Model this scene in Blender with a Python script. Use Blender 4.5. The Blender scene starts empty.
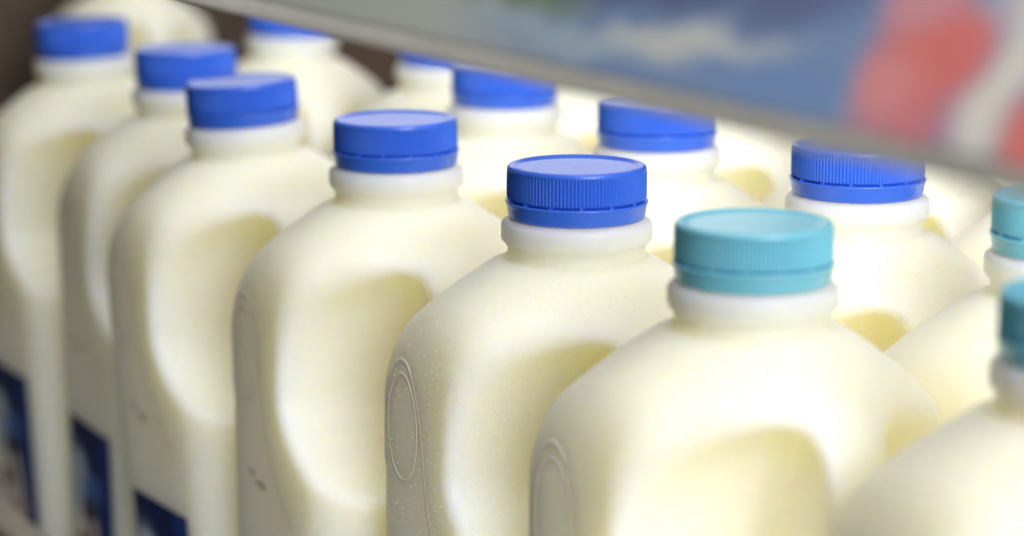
import bpy, bmesh, math, random
import numpy as np
from mathutils import Vector, Matrix
random.seed(4)
S = 0.001                                    # modelling unit: millimetres
sc = bpy.context.scene
C = sc.collection
PI = math.pi

# ------------------------------------------------------------------ camera frame (used to read distances off the view)
F_PX = 2600.0; TH = math.radians(26.7); PHI = math.radians(11.27)
NECK_Z = 222.0                               # height of the cap's lower edge above the shelf
CAM = np.array((0.0, 0.0, NECK_Z + 129.76))
FWD = np.array((-math.cos(TH)*math.cos(PHI), math.sin(TH)*math.cos(PHI), -math.sin(PHI)))
RGT = np.array((math.sin(TH), math.cos(TH), 0.0))
UPV = np.cross(RGT, FWD)

# ------------------------------------------------------------------ helpers
def link(name, me, mat, parent=None):
    o = bpy.data.objects.new(name, me); C.objects.link(o)
    if mat is not None:
        for m in (mat if isinstance(mat, (list, tuple)) else [mat]): me.materials.append(m)
    if parent: o.parent = parent
    return o
def mesh_from(name, V, F, smooth=True):
    me = bpy.data.meshes.new(name)
    me.from_pydata([tuple(v) for v in V], [], [tuple(f) for f in F])
    me.polygons.foreach_set('use_smooth', [smooth]*len(me.polygons)); me.update()
    return me
def empty(name, loc, label, cat, group=None):
    o = bpy.data.objects.new(name, None); C.objects.link(o); o.location = loc
    o.empty_display_size = .02; o['label'] = label; o['category'] = cat
    if group: o['group'] = group
    return o
def box_mesh(name, x0, x1, y0, y1, z0, z1, bev=0.0, seg=2):
    bm = bmesh.new()
    bmesh.ops.create_cube(bm, size=1.0)
    for v in bm.verts:
        v.co = Vector((x0+(v.co.x+.5)*(x1-x0), y0+(v.co.y+.5)*(y1-y0), z0+(v.co.z+.5)*(z1-z0)))*S
    if bev: bmesh.ops.bevel(bm, geom=bm.edges[:], offset=bev*S, segments=seg, affect='EDGES', profile=.5)
    me = bpy.data.meshes.new(name); bm.to_mesh(me); bm.free()
    return me
def tube_mesh(name, pts, rad, n=8, closed=False):
    P = [Vector(p) for p in pts]; V = []; F = []; N = len(P)
    for i, p in enumerate(P):
        a = P[(i-1) % N] if (closed or i > 0) else p
        b = P[(i+1) % N] if (closed or i < N-1) else p
        t = (b-a).normalized(); u = t.cross(Vector((0.13, .97, .2))).normalized(); w = t.cross(u)
        r = rad if closed else rad*min(1, .25+.75*min(i, N-1-i)/4)
        for k in range(n):
            A = 2*PI*k/n; V.append((p+u*(r*math.cos(A))+w*(r*math.sin(A)))*S)
    for i in range(N if closed else N-1):
        for k in range(n):
            j = (i+1) % N
            F.append((i*n+k, i*n+(k+1) % n, j*n+(k+1) % n, j*n+k))
    me = mesh_from(name, V, F)
    bm = bmesh.new(); bm.from_mesh(me); bmesh.ops.recalc_face_normals(bm, faces=bm.faces[:]); bm.to_mesh(me); bm.free()
    return me

# ------------------------------------------------------------------ materials
class NT:
    def __init__(s, name):
        s.m = bpy.data.materials.new(name); s.m.use_nodes = True
        s.t = s.m.node_tree; s.b = s.t.nodes['Principled BSDF']
    def n(s, typ, **kw):
        o = s.t.nodes.new(typ)
        for k, v in kw.items():
            if k.startswith('i_'):
                key = k[2:]
                o.inputs[int(key) if key.isdigit() else key.replace('_', ' ')].default_value = v
            else: setattr(o, k, v)
        return o
    def l(s, a, b): s.t.links.new(a, b)
    def p(s, **kw):
        for k, v in kw.items(): s.b.inputs[k.replace('_', ' ')].default_value = v
    def math(s, op, a, b=None, c=None):
        o = s.n('ShaderNodeMath', operation=op)
        for i, x in enumerate((a, b, c)):
            if x is None: continue
            if isinstance(x, (int, float)): o.inputs[i].default_value = x
            else: s.l(x, o.inputs[i])
        return o.outputs[0]
    def smooth(s, x, a, b):
        o = s.n('ShaderNodeMapRange', interpolation_type='SMOOTHSTEP')
        s.l(x, o.inputs[0]); o.inputs[1].default_value = a; o.inputs[2].default_value = b
        return o.outputs[0]
    def mix(s, fac, a, b):
        o = s.n('ShaderNodeMix', data_type='RGBA')
        if isinstance(fac, (int, float)): o.inputs[0].default_value = fac
        else: s.l(fac, o.inputs[0])
        for i, x in ((6, a), (7, b)):
            if isinstance(x, tuple): o.inputs[i].default_value = x+(1,) if len(x) == 3 else x
            else: s.l(x, o.inputs[i])
        return o.outputs[2]

def milk_plastic():
    k = NT('milk_filled_plastic')
    k.p(Base_Color=(.98, .945, .77, 1), Roughness=.42, IOR=1.5, Subsurface_Weight=1.0, Subsurface_Scale=.034)
    k.p(Specular_IOR_Level=.35)
    k.b.inputs['Subsurface Radius'].default_value = (1.0, .78, .33)
    tc = k.n('ShaderNodeTexCoord')
    n1 = k.n('ShaderNodeTexNoise', i_Scale=900.0, i_Detail=3.0); k.l(tc.outputs['Object'], n1.inputs['Vector'])
    n2 = k.n('ShaderNodeTexNoise', i_Scale=55.0, i_Detail=2.0); k.l(tc.outputs['Object'], n2.inputs['Vector'])
    v = k.n('ShaderNodeTexVoronoi', i_Scale=900.0, i_Randomness=1.0); k.l(tc.outputs['Object'], v.inputs['Vector'])
    drop = k.smooth(v.outputs['Distance'], .34, .1)
    patch = k.smooth(n2.outputs['Fac'], .44, .62)
    h = k.math('ADD', k.math('MULTIPLY', n1.outputs['Fac'], .5), k.math('MULTIPLY', drop, patch))
    bp = k.n('ShaderNodeBump', i_Strength=.32, i_Distance=.0006); k.l(h, bp.inputs['Height'])
    k.l(bp.outputs[0], k.b.inputs['Normal'])
    return k.m
def cap_plastic(name, col, col2):
    k = NT(name)
    oi = k.n('ShaderNodeObjectInfo')
    c = k.mix(oi.outputs['Random'], col, col2)
    k.l(c, k.b.inputs['Base Color'])
    k.p(Roughness=.33, IOR=1.5, Subsurface_Weight=.25, Subsurface_Scale=.0018, Specular_IOR_Level=.6)
    k.b.inputs['Subsurface Radius'].default_value = (.5, .7, 1.0)
    tc = k.n('ShaderNodeTexCoord')
    n1 = k.n('ShaderNodeTexNoise', i_Scale=420.0, i_Detail=3.0); k.l(tc.outputs['Object'], n1.inputs['Vector'])
    r = k.n('ShaderNodeMapRange', i_3=.27, i_4=.35); k.l(n1.outputs['Fac'], r.inputs[0]); k.l(r.outputs[0], k.b.inputs['Roughness'])
    bp = k.n('ShaderNodeBump', i_Strength=.03, i_Distance=.0002); k.l(n1.outputs['Fac'], bp.inputs['Height'])
    k.l(bp.outputs[0], k.b.inputs['Normal'])
    return k.m
def plain(name, col, rough=.5, metal=0.0, noise=.0, scale=40.0):
    k = NT(name); k.p(Base_Color=col+(1,), Roughness=rough, Metallic=metal)
    if noise:
        tc = k.n('ShaderNodeTexCoord'); n = k.n('ShaderNodeTexNoise', i_Scale=scale, i_Detail=5.0)
        k.l(tc.outputs['Object'], n.inputs['Vector'])
        c = k.mix(k.smooth(n.outputs['Fac'], .3, .7), tuple(x*(1-noise) for x in col), tuple(min(1, x*(1+noise)) for x in col))
        k.l(c, k.b.inputs['Base Color'])
    return k.m
def ell(k, sx, sy, cx, cy, rx, ry, rot=0.0, soft=.35):
    """mask of a rotated ellipse in a print's own plane (mm)"""
    dx = k.math('SUBTRACT', sx, cx); dy = k.math('SUBTRACT', sy, cy)
    c, s_ = math.cos(rot), math.sin(rot)
    u = k.math('DIVIDE', k.math('ADD', k.math('MULTIPLY', dx, c), k.math('MULTIPLY', dy, s_)), rx)
    v = k.math('DIVIDE', k.math('SUBTRACT', k.math('MULTIPLY', dy, c), k.math('MULTIPLY', dx, s_)), ry)
    q = k.math('SQRT', k.math('ADD', k.math('MULTIPLY', u, u), k.math('MULTIPLY', v, v)))
    return k.smooth(q, 1+soft, 1-soft)
def print_coords(k, wob=0.0, wscale=60.0):
    tc = k.n('ShaderNodeTexCoord'); sp = k.n('ShaderNodeSeparateXYZ'); k.l(tc.outputs['Object'], sp.inputs[0])
    sx = k.math('MULTIPLY', sp.outputs[0], 1000.0); sy = k.math('MULTIPLY', sp.outputs[2], 1000.0)
    if wob:
        n = k.n('ShaderNodeTexNoise', i_Scale=wscale, i_Detail=3.0); k.l(tc.outputs['Object'], n.inputs['Vector'])
        s2 = k.n('ShaderNodeSeparateColor'); k.l(n.outputs['Color'], s2.inputs[0])
        sx = k.math('ADD', sx, k.math('MULTIPLY', k.math('SUBTRACT', s2.outputs[0], .5), wob))
        sy = k.math('ADD', sy, k.math('MULTIPLY', k.math('SUBTRACT', s2.outputs[1], .5), wob))
    return sx, sy
def label_print():
    k = NT('bottle_label_print'); k.p(Roughness=.55, Specular_IOR_Level=.12)
    x, d = print_coords(k, 5.0, 120.0)               # x: -24..29; z is stored as height, label runs 20..90 mm
    c = (.007, .015, .085)
    col = k.mix(k.smooth(x, 10, 22), c, (.008, .04, .2))
    for (cx, cz, rx, rz, cc) in ((-12, 48, 18, 28, (.34, .42, .56)), (-8, 36, 18, 18, (.72, .68, .64)), (4, 64, 12, 6, (.06, .12, .36)),
                                 (-3, 54, 8, 6, (.025, .025, .03)), (-1, 41, 4, 9, (.035, .03, .025)), (-13, 38, 6, 5, (.26, .15, .1)),
                                 (-16, 70, 9, 6, (.4, .46, .6)), (2, 27, 14, 5, (.5, .42, .38))):
        col = k.mix(ell(k, x, d, cx, cz, rx, rz, .2), col, cc)
    k.l(col, k.b.inputs['Base Color'])
    return k.m

M_MILK = milk_plastic()
M_RIDGE = plain('bare_bottle_plastic', (.86, .84, .74), .45)
M_BLUE = cap_plastic('blue_cap_plastic', (.03, .132, .7), (.036, .145, .74))
M_TEAL = cap_plastic('teal_cap_plastic', (.165, .53, .71), (.185, .56, .74))
M_INK = plain('date_ink', (.05, .05, .055), .6)
M_DEW = plain('milky_dew', (.9, .885, .81), .27)
M_LABEL = label_print()

# ------------------------------------------------------------------ the bottle body: one blown-plastic skin, from a distance field
def smax(a, b, k):
    h = np.maximum(k-np.abs(a-b), 0)/k
    return np.maximum(a, b)+h*h*k*.25
def smin(a, b, k): return -smax(-a, -b, k)
HX, HY, RC = 50.0, 46.0, 20.0
def bottle_sdf(x, y, z):
    d = NECK_Z-z
    qx = np.abs(x)-(HX-RC); qy = np.abs(y)-(HY-RC)
    side = np.sqrt(np.maximum(qx, 0)**2+np.maximum(qy, 0)**2)+np.minimum(np.maximum(qx, qy), 0)-RC
    rho = np.sqrt(x*x+y*y)
    dd = np.clip(d-13.0, -4.0, 40.0)
    cone = (rho-(24.6+1.5*dd-.012*dd*dd))*.6
    g = smax(side, cone, 11.0)
    g = smax(g, 11.2-d, 2.5)
    g = smax(g, -z, 14.0)
    # grip pocket at the corner beside the front handle, and a shallower one behind it
    s1 = np.clip((d-68)/28.5, 0, 1.35)
    s0 = np.clip((70-d)/44.0, 0, 1.2)
    a1 = (10.0+3.0*np.clip((y+HY)/HY, 0, 1)+41*s1**2.2+20*s0**2.1-x)/np.sqrt(1+(3.15*s1**1.2+.96*s0**1.1)**2)
    b1 = (y-(1.5-10.5*(x-13)/36.0))*.96
    t1 = (23-d)*.9
    p1 = smax(smax(a1, b1, 8.0), t1, 18.0)
    g = smax(g, -p1, 3.4+10.0*np.clip((58-d)/30.0, 0, 1)*np.clip((-y-14)/20.0, 0, 1))
    a2 = (20+30*s1**2.2+12*s0**2.1-x)/np.sqrt(1+(2.3*s1**1.2+.57*s0**1.1)**2)
    b2 = ((9.0-8*(x-49)/36.0)-y)*.96
    p2 = smax(smax(a2, b2, 8.0), t1, 24.0)
    g = smax(g, -p2, 5.0+4.0*np.clip((58-d)/30.0, 0, 1))
    neck = smax(rho-19.6, np.maximum(d-18, .3-d), .8)
    g = smin(g, neck, 1.6)
    br = np.abs(rho-17.25)-2.7; bd = np.abs(d-3.8)-1.7
    bead = np.sqrt(np.maximum(br, 0)**2+np.maximum(bd, 0)**2)+np.minimum(np.maximum(br, bd), 0)-1.5
    return smin(g, bead, 1.2)

def surface_net(fn, lo, hi, h):
    ax = [np.arange(lo[i], hi[i]+h, h) for i in range(3)]
    X, Y, Z = np.meshgrid(*ax, indexing='ij')
    G = fn(X, Y, Z); I = G < 0
    n = [len(a)-1 for a in ax]
    cnt = np.zeros(n); acc = np.zeros(n+[3])
    cor = [(i, j, k) for i in (0, 1) for j in (0, 1) for k in (0, 1)]
    sl = lambda c: tuple(slice(c[q], c[q]+n[q]) for q in range(3))
    for a in cor:
        for q in range(3):
            if a[q]: continue
            b = list(a); b[q] = 1; b = tuple(b)
            ga, gb = G[sl(a)], G[sl(b)]
            cr = (ga < 0) != (gb < 0)
            t = np.where(cr, ga/np.where(cr, ga-gb, 1), 0)
            for e in range(3):
                acc[..., e] += np.where(cr, a[e]+(t if e == q else 0), 0)
            cnt += cr
    act = cnt > 0
    idx = -np.ones(n, int); idx[act] = np.arange(act.sum())
    ijk = np.argwhere(act)
    V = np.array(lo)+h*(ijk+acc[act]/cnt[act][:, None])
    e_ = .05
    for _ in range(3):                                   # settle the vertices on the true surface
        g0 = fn(*V.T)
        gr = np.stack([(fn(*(V+e_*np.eye(3)[q]).T)-fn(*(V-e_*np.eye(3)[q]).T))/(2*e_) for q in range(3)], 1)
        V = V-np.clip(g0/np.maximum((gr**2).sum(1), .2), -.6, .6)[:, None]*gr
    F = []
    for q in range(3):
        u, w = [r for r in range(3) if r != q]
        s0 = [slice(None)]*3; s1 = [slice(None)]*3; s0[q] = slice(0, -1); s1[q] = slice(1, None)
        ch = I[tuple(s0)] != I[tuple(s1)]
        for (i, j, k) in np.argwhere(ch):
            p = [i, j, k]
            if p[u] < 1 or p[w] < 1 or p[u] >= n[u]+0 or p[w] >= n[w]+0: continue
            def at(du, dw):
                r = list(p); r[u] -= du; r[w] -= dw
                return idx[tuple(r)]
            f = [at(0, 0), at(1, 0), at(1, 1), at(0, 1)]
            if min(f) < 0: continue
            ins = I[i, j, k]
            if (not ins) ^ (q == 1): f.reverse()
            F.append(f[::-1] if False else f)
    return V, F

V, F = surface_net(bottle_sdf, (-53, -48, -3), (53, 48, 225), 1.35)
BODY = mesh_from('bottle_body', V*S, F)
bm = bmesh.new(); bm.from_mesh(BODY); bmesh.ops.recalc_face_normals(bm, faces=bm.faces[:]); bm.to_mesh(BODY); bm.free()

def on_front(x, d, out=0.0):
    """point of the aisle-facing skin at (x, drop d)"""
    y = -60.0
    for _ in range(60):
        y += float(bottle_sdf(np.array(x), np.array(y), np.array(NECK_Z-d)))*.8
    return (x, y-out, NECK_Z-d)
def on_side(y, d, out=0.0):
    x = 64.0
    for _ in range(60):
        x -= float(bottle_sdf(np.array(x), np.array(y), np.array(NECK_Z-d)))*.8
    return (x+out, y, NECK_Z-d)
def catmull(pts, n=8):
    out = []
    P = [pts[0]]+list(pts)+[pts[-1]]
    for i in range(1, len(P)-2):
        for k in range(n):
            t = k/n
            out.append(tuple(.5*(2*P[i][c]+(P[i+1][c]-P[i-1][c])*t+(2*P[i-1][c]-5*P[i][c]+4*P[i+1][c]-P[i+2][c])*t*t
                                 + (3*P[i][c]-P[i-1][c]-3*P[i+1][c]+P[i+2][c])*t**3) for c in range(2)))
    return out+[tuple(pts[-1])]
OVAL = tube_mesh('oval', [on_front(-20+10.4*math.cos(a), 61-15.5*math.sin(a), -1.35) for a in np.linspace(0, 2*PI, 49)[:-1]], 1.57, closed=True)
ridge = catmull([(-35, 84), (-35, 62), (-32, 50), (-27, 44), (-21, 42), (-15, 44), (-10, 51), (-6.5, 62), (-3.5, 78), (2, 92), (10, 102), (17, 107.5), (22, 110.5)])
ridge = [on_front(x, d, -1.8) for x, d in ridge]
RIDGE = tube_mesh('ridge', ridge, 2.02)

def dew_mesh():
    """beads of condensation on the cold shoulder and handle side"""
    me = BODY; rr = random.Random(11); V = []; F = []
    c = np.empty(len(me.vertices)*3); me.vertices.foreach_get('co', c); c = c.reshape(-1, 3)
    nm = np.array([v.normal[:] for v in me.vertices])
    ok = np.where((c[:, 2] > .118) & (c[:, 2] < .208) & (c[:, 1] < .012))[0]
    n = 0
    while n < 3400:
        i = int(ok[rr.randrange(len(ok))]); p = Vector(c[i]); nn = Vector(nm[i])
        patch = .5+.5*math.sin(p.x*130+1.3)*math.sin(p.y*150+.4)*math.sin(p.z*120)
        if rr.random() > .25+.75*patch: continue
        n += 1
        r = .0001+.00017*rr.random()**3
        u = nn.orthogonal().normalized(); w_ = nn.cross(u)
        p = p+u*rr.uniform(-.0006, .0006)+w_*rr.uniform(-.0006, .0006)
        b = len(V)
        for (q, h) in ((1.0, -.25), (.8, .32), (.42, .58)):
            for k in range(7):
                a = 2*PI*k/7; V.append(p+u*(r*q*math.cos(a))+w_*(r*q*math.sin(a))+nn*(h*r))
        V.append(p+nn*(r*.66))
        for j in range(2):
            for k in range(7): F.append((b+j*7+k, b+j*7+(k+1) % 7, b+(j+1)*7+(k+1) % 7, b+(j+1)*7+k))
        for k in range(7): F.append((b+14+k, b+14+(k+1) % 7, b+21))
    return mesh_from('dew', V, F)
DEW = dew_mesh()

# label wrapped on the aisle face, date code above it
def label_mesh():
    V = []; F = []; xs = np.linspace(-25, 28, 12); ds = np.linspace(132, 201, 10)
    for d in ds:
        for x in xs: V.append(np.array(on_front(float(x), float(d), .25))*S)
    n = len(xs)
    for j in range(len(ds)-1):
        for i in range(n-1): F.append((j*n+i, j*n+n+i, j*n+n+i+1, j*n+i+1))
    return mesh_from('label', V, F)
LABEL = label_mesh()
def code_mesh():
    V = []; F = []; r = random.Random(7)
    for (x0, w, d0) in ((-19, 5, 98.5), (-12, 8, 101)):
        x = x0
        while x < x0+w:
            for row in range(3):
                for col in range(2):
                    if r.random() < .25: continue
                    a = x+col*.55; dd = d0+row*.75
                    b = len(V)
                    for (ox, od) in ((0, 0), (.5, 0), (.5, .6), (0, .6)):
                        V.append(np.array(on_front(a+ox, dd+od, .08))*S)
                    F.append((b, b+3, b+2, b+1))
            x += 1.6
    return mesh_from('code', V, F, False)
CODE = code_mesh()

# ------------------------------------------------------------------ the screw cap: ribbed shell with dished top, and its tamper band
def lathe(name, prof, n, rib=None):
    V = []; F = []
    for (r, z, a) in prof:
        for k in range(n):
            t = 2*PI*k/n
            rr = r-(a*(.5-.5*math.cos(t*rib))**.8 if a and rib else 0)
            V.append((rr*math.cos(t)*S, rr*math.sin(t)*S, z*S))
    for j in range(len(prof)-1):
        for k in range(n):
            F.append((j*n+k, j*n+(k+1) % n, (j+1)*n+(k+1) % n, (j+1)*n+k))
    F.append(tuple(reversed([(len(prof)-1)*n+k for k in range(n)][::-1])))
    return mesh_from(name, V, F)
RIBS = 116
shell = [(18.9, 2.0, 0), (18.9, 5.5, 0), (19.3, 5.55, .1), (19.7, 5.75, .3), (19.85, 6.2, .55), (19.85, 9, .55), (19.82, 12.6, .55), (19.78, 13.3, .4), (19.74, 13.65, .05), (19.68, 14.1, 0),
         (19.5, 14.55, 0), (19.2, 14.85, 0), (18.8, 15.0, 0), (18.2, 15.02, 0), (17.7, 14.9, 0), (17.1, 14.6, 0), (16.4, 14.42, 0), (15.5, 14.36, 0), (13.5, 14.36, 0), (9, 14.4, 0), (5, 14.42, 0), (2.6, 14.43, 0), (2.1, 14.45, 0), (1.4, 14.48, 0), (.7, 14.5, 0), (.08, 14.5, 0)]
SHELL = lathe('cap_shell', shell, RIBS*6, RIBS)
band = [(18.3, .15, 0), (19.1, 0.0, 0), (19.35, .25, 0), (19.6, 1.6, 0), (19.8, 3.2, 0), (20.05, 4.2, 0), (20.3, 4.6, 0), (20.2, 4.95, 0), (19.7, 5.0, 0), (19.0, 4.9, 0), (18.5, 4.8, 0)]
def band_mesh():
    me = lathe('cap_band', band, 180)
    bm = bmesh.new(); bm.from_mesh(me)
    big = [f for f in bm.faces if len(f.verts) > 4]; bmesh.ops.delete(bm, geom=big, context='FACES_ONLY')
    for k in range(14):                                   # the little bridges that hold the band to the cap
        a = 2*PI*(k+.3)/14
        m = Matrix.Rotation(a, 4, 'Z') @ Matrix.Translation(Vector((19.3, 0, 5.25))*S) @ Matrix.Diagonal((.9*S, 1.0*S, .9*S, 1))
        bmesh.ops.create_cube(bm, size=1.0, matrix=m)
    bmesh.ops.recalc_face_normals(bm, faces=bm.faces[:])
    bm.to_mesh(me); bm.free()
    return me
BAND = band_mesh()

# ------------------------------------------------------------------ bottles
def make_bottle(name, label, group):
    t = empty(name, (0, 0, 0), label, 'milk bottle', group)
    b = link('body', BODY, M_MILK, t)
    link('embossed_oval', OVAL, M_RIDGE, b); link('grip_ridge', RIDGE, M_RIDGE, b)
    dw = link('condensation', DEW, M_DEW, b); dw['kind'] = 'stuff'
    link('paper_label', LABEL, M_LABEL, t); link('date_code', CODE, M_INK, t)
    c = link('screw_cap', SHELL, M_BLUE, t); c.location = (0, 0, NECK_Z*S)
    r = link('tamper_band', BAND, M_BLUE, c)
    for o in (c, r):
        o.material_slots[0].link = 'OBJECT'; o.material_slots[0].material = M_BLUE
    return t
def copy_tree(o, parent=None):
    c = o.copy(); C.objects.link(c); c.parent = parent
    for ch in list(o.children): copy_tree(ch, c)
    return c
proto = None
def place(cap_xy, label, teal=False, base=(0, 0), yaw=0.0, spin=0.0):
    """stand a bottle so its cap is at cap_xy; base = how far its foot stands off the plumb line (a slight lean)"""
    global proto
    grp = 'milk bottles standing in the chiller'
    if proto is None: o = proto = make_bottle('milk_bottle', label, grp)
    else: o = copy_tree(proto)
    o['label'] = label
    o.location = ((cap_xy[0]+base[0])*S, (cap_xy[1]+base[1])*S, 0.0)
    lean = Vector((-base[0], -base[1], NECK_Z)).normalized()
    q = Vector((0, 0, 1)).rotation_difference(lean)
    o.rotation_mode = 'QUATERNION'
    o.rotation_quaternion = q @ Matrix.Rotation(math.radians(yaw), 3, 'Z').to_quaternion()
    for ch in o.children:
        if ch.name.startswith('screw_cap'):
            ch.rotation_euler = (0, 0, math.radians(spin))
            for p in [ch]+list(ch.children):
                p.material_slots[0].link = 'OBJECT'; p.material_slots[0].material = M_TEAL if teal else M_BLUE
    return o
def cap_pos(px, py):
    """where a cap whose lower edge shows at this pixel stands, on the plane of the caps' lower edges"""
    d = FWD+RGT*((px-512)/F_PX)-UPV*((py-268)/F_PX)
    t = (NECK_Z-CAM[2])/d[2]
    p = CAM+d*t; h = p[:2]-CAM[:2]; h = h*(1+19.5/np.linalg.norm(h))
    return h
ROWS = [
    ((84, 60), 'blue-capped milk bottle at the far left end of the front row', 0, (4, 9), 0),
    ((186.5, 92), 'blue-capped milk bottle second from the left end of the front row', 0, (2, 2), 0),
    ((244, 128), 'blue-capped front row bottle with bright glare on its cap, third from the left', 0, (7, 13), 0),
    ((396, 174), 'blue-capped front row bottle directly left of the sharply focused one', 0, (0, 2), 0),
    ((576.5, 229), 'sharply focused milk bottle, rightmost blue cap of the front row', 0, (0, 0), 0),
    ((752.5, 296), 'teal-capped milk bottle with its whole cap in view, nearest one in the centre', 1, (0, 0), 0),
    ((1088, 380), 'milk bottle in the bottom right corner, teal cap cut by the frame edge', 1, (0, 0), 0),
    ((128, -26), 'milk bottle at top left, behind the two leftmost front row caps', 0, (0, 0), 0),
    ((292, 38), 'second row milk bottle with the leftmost blue cap tucked under the ticket strip', 0, (0, 0), 0),
    ((446, 68), 'second row milk bottle showing only a sliver of blue cap', 0, (0, 0), 0),
    ((504.5, 110), 'second row milk bottle, blue cap between the two sharpest front row caps', 0, (0, 0), 0),
    ((656.5, 153), 'second row milk bottle, blue cap just right of the sharply focused cap', 0, (0, 0), 0),
    ((857, 204), 'milk bottle with the rightmost blue cap, behind the whole teal cap', 0, (0, 0), 0),
    ((1066, 265), 'second row milk bottle whose pale teal cap is cut by the right edge', 1, (0, 0), 0),
]
for i, (pix, lab, teal, base, yaw) in enumerate(ROWS):
    place(cap_pos(*pix), lab, bool(teal), base, (1.5, -1, 2, -.8, 0, .6, -1.5, 4, -5, 3, -2, 2.5, -3, 3)[i], spin=37*i)
THIRD = [((-985, 535), 'third row milk bottle, pale shoulder left of the half hidden central cap'),
         ((-870, 640), 'rearmost milk bottle, only a blurred pale shoulder below the ticket strip'),
         ((-880, 540), 'third row milk bottle seen through the gap between second row caps'),
         ((-765, 540), 'third row milk bottle, pale shoulder left of the rightmost blue cap'),
         ((-655, 540), 'third row milk bottle, pale shoulder right of the rightmost blue cap')]
for i, (p, lab) in enumerate(THIRD): place(p, lab, False, (0, 0), (3, -4, 2, -2, 4)[i % 5], 20*i)

# ------------------------------------------------------------------ the chiller: shelf, price rail below, ticket strip above, dark walls
M_SHELF = plain('white_shelf_enamel', (.55, .54, .5), .4, 0, .08, 30)
M_WALL = plain('brown_chiller_wall', (.058, .036, .024), .6, 0, .5, 9)
M_RAIL = plain('grey_rail_plastic', (.2, .21, .24), .4, 0, .1, 60)
M_CREAM = plain('cream_rail_plastic', (.27, .25, .22), .45, 0, .08, 60)
M_HEM = plain('grey_strip_hem', (.72, .71, .69), .18, 0, .06, 50)
sh = link('shelf', box_mesh('shelf', -2300, 250, 250, 900, -14, -1.0, 1.0), M_SHELF); sh['kind'] = 'structure'
wl = link('back_wall', box_mesh('back_wall', -2300, 250, 900, 920, -14, 900), M_WALL); wl['kind'] = 'structure'
wl = link('side_wall', box_mesh('side_wall', -1680, -1660, 180, 899, 0, 900), M_WALL); wl['kind'] = 'structure'

def ray_y(px, py, y):
    d = FWD+RGT*((px-512)/F_PX)-UPV*((py-268)/F_PX)
    return CAM+d*((y-CAM[1])/d[1])
def ray_depth(px, py, dep):
    return CAM+(FWD+RGT*((px-512)/F_PX)-UPV*((py-268)/F_PX))*dep
e1 = ray_y(14, 519, 262.0)
print('rail edge', e1)
rl = empty('price_rail', (0, 262*S, 0), 'grey price rail with a cream top edge along the shelf front, bottom left corner', 'price rail')
zt = float(e1[2])
link('rail_face', box_mesh('rail_face', -1650, 200, -6, 4, zt-46, zt-7, 1.5), M_RAIL, rl)
link('top_edge', box_mesh('top_edge', -1650, 200, -7, 6, zt-6.5, zt, 2.4, 3), M_CREAM, rl)

# ticket strip hanging from the shelf above: thin printed card in a clear sleeve with a rounded grey hem
A = ray_depth(1024, 199, 415.0); B = ray_depth(330, 36, 600.0)
dirv = (A-B); dirv[2] *= 1; L = np.linalg.norm(dirv); dirv = dirv/L
yawa = math.atan2(dirv[1], dirv[0]); tilt = math.asin(dirv[2])
print('strip', A, B, math.degrees(yawa), math.degrees(tilt))
ts = empty('shelf_ticket_strip', tuple(B*S), 'glossy printed ticket strip in blue and red hanging from the shelf above', 'ticket strip')
ts.rotation_euler = (0, -tilt, yawa)
def hem_mesh():
    prof = []                                             # (y, z) section: a flat lip with a rounded lower edge, leaning back a little
    for k in range(20):
        a = 2*PI*k/20; zz = 1.1*math.sin(a)+(5.4 if math.sin(a) > 0 else 1.1)
        prof.append((1.1*math.cos(a)+.1+.25*zz, zz))
    V = []; F = []
    for x in (-1100, 900):
        for (y, z) in prof: V.append((x*S, y*S, z*S))
    for k in range(20): F.append((k, (k+1) % 20, 20+(k+1) % 20, 20+k))
    F.append(tuple(range(20))); F.append(tuple(range(39, 19, -1)))
    me = mesh_from('hem', V, F)
    return me
link('hem', hem_mesh(), M_HEM, ts)
def strip_print():
    k = NT('ticket_print'); k.p(Roughness=.25, Coat_Weight=.6, Coat_Roughness=.12)
    x, z = print_coords(k, 16.0, 60.0)
    col = k.mix(k.smooth(x, 40, 110), (.3, .33, .315), (.125, .195, .34))
    for (cx, cz, rx, rz, rot, cc) in PRINT: col = k.mix(ell(k, x, z, cx, cz, rx, rz, rot, .6), col, cc)
    k.l(col, k.b.inputs['Base Color'])
    return k.m
PRINT = [(70, 16, 26, 6, 0, (.11, .165, .11)), (120, 24, 44, 9, 0, (.05, .07, .165)), (124, 8.5, 32, 3.6, .12, (.37, .39, .4)), (90, 5, 26, 3, 0, (.22, .3, .38)),
         (160, 6, 18, 4, 0, (.11, .19, .36)), (158, 26, 20, 6, .1, (.075, .1, .21)),
         (196, 12, 13.5, 14, 0, (.46, .12, .11)), (189, 7, 9, 7, .3, (.46, .18, .19)), (192, 26, 9, 6, .2, (.42, .19, .22)), (204, 16, 5, 6, 0, (.46, .12, .12)),
         (216, 10, 5, 16, -.3, (.48, .46, .43)), (222, 25, 12, 8, 0, (.48, .45, .42)), (228, 5, 7, 7, 0, (.46, .12, .1))]
pc = link('printed_card', box_mesh('card', -1100, 900, -.4, .6, 0, 70), strip_print(), ts)
pc.location = (0, 0, 5.2*S); pc.rotation_euler = (math.radians(-24), 0, 0)

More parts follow.
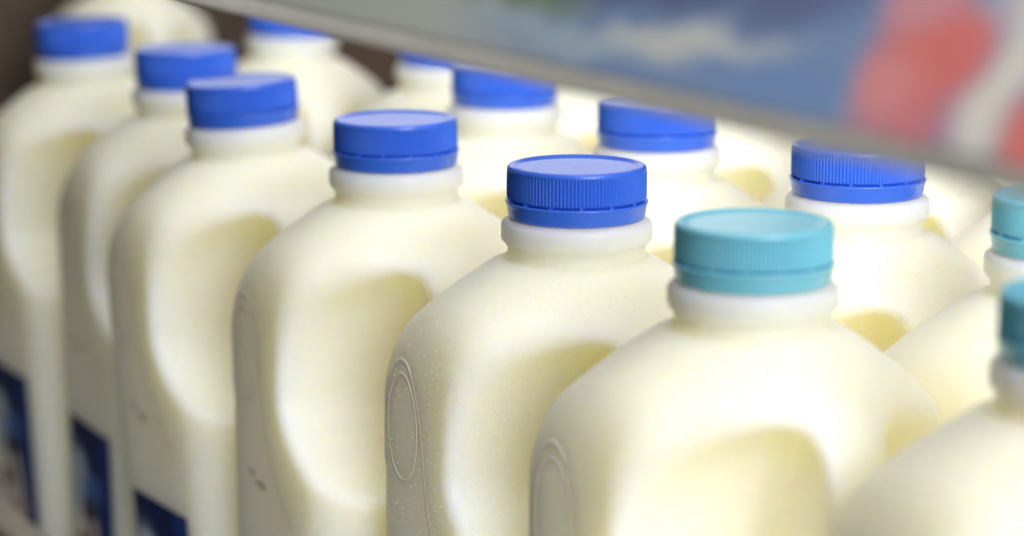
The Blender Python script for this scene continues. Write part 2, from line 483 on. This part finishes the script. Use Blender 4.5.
# ------------------------------------------------------------------ light
def area(name, loc, sx, sy, watts, col, target):
    l = bpy.data.lights.new(name, 'AREA'); l.shape = 'RECTANGLE'; l.size = sx*S; l.size_y = sy*S; l.energy = watts; l.color = col
    o = bpy.data.objects.new(name, l); C.objects.link(o); o.location = Vector(loc)*S
    o.rotation_euler = (Vector(target)-Vector(loc)).to_track_quat('-Z', 'Y').to_euler()
    return o
for lx in (-700, -300, 100, 500):
    area('chiller_lamp', (lx, 370, 700), 320, 180, .8, (1.0, .965, .945), (lx-500, 330, 222))
area('chiller_strip_lamp', (-350, 370, 740), 1900, 180, .5, (1.0, .965, .945), (-400, 340, 222))
area('cap_glare_light', (-1450, 690, 222+205), 420, 130, .42, (1.0, .98, .97), (-700, 380, 222))  # added low light out of view, puts glare on the cap tops
area('camera_side_fill', (750, 60, 720), 700, 500, 28.0, (1.0, .965, .945), (-600, 330, 190))  # added soft fill from behind the camera, lifts cap sides and grip pockets
w = bpy.data.worlds.new('World'); sc.world = w; w.use_nodes = True
wt = w.node_tree                                        # the shop around: bright ceiling, dimmer shelves, dark floor
tc = wt.nodes.new('ShaderNodeTexCoord'); sp = wt.nodes.new('ShaderNodeSeparateXYZ'); cr = wt.nodes.new('ShaderNodeValToRGB')
mp = wt.nodes.new('ShaderNodeMapRange'); mp.inputs[1].default_value = -1; mp.inputs[2].default_value = 1
wt.links.new(tc.outputs['Generated'], sp.inputs[0]); wt.links.new(sp.outputs[2], mp.inputs[0]); wt.links.new(mp.outputs[0], cr.inputs[0])
e = cr.color_ramp.elements
e[0].position = .3; e[0].color = (.1, .095, .07, 1)
e[1].position = .85; e[1].color = (.8, .776, .66, 1)
q = e.new(.55); q.color = (.19, .184, .14, 1)
wt.links.new(cr.outputs[0], wt.nodes['Background'].inputs[0])
wt.nodes['Background'].inputs[1].default_value = .38

# ------------------------------------------------------------------ camera
cd = bpy.data.cameras.new('camera'); co = bpy.data.objects.new('camera', cd); C.objects.link(co); sc.camera = co
cd.sensor_width = 36; cd.lens = F_PX/1024*36; cd.clip_start = .02; cd.clip_end = 50
M = Matrix((RGT, UPV, -FWD)).transposed()
co.matrix_world = Matrix.Translation(Vector(CAM)*S) @ M.to_4x4()
cd.dof.use_dof = True; cd.dof.focus_distance = .742; cd.dof.aperture_fstop = 6.6; cd.dof.aperture_blades = 9
sc.view_settings.view_transform = 'Standard'; sc.view_settings.look = 'None'
sc.view_settings.exposure = 0.24; sc.view_settings.gamma = 1.0
sc.cycles.use_denoising = True
sc.cycles.max_bounces = 16; sc.cycles.diffuse_bounces = 14
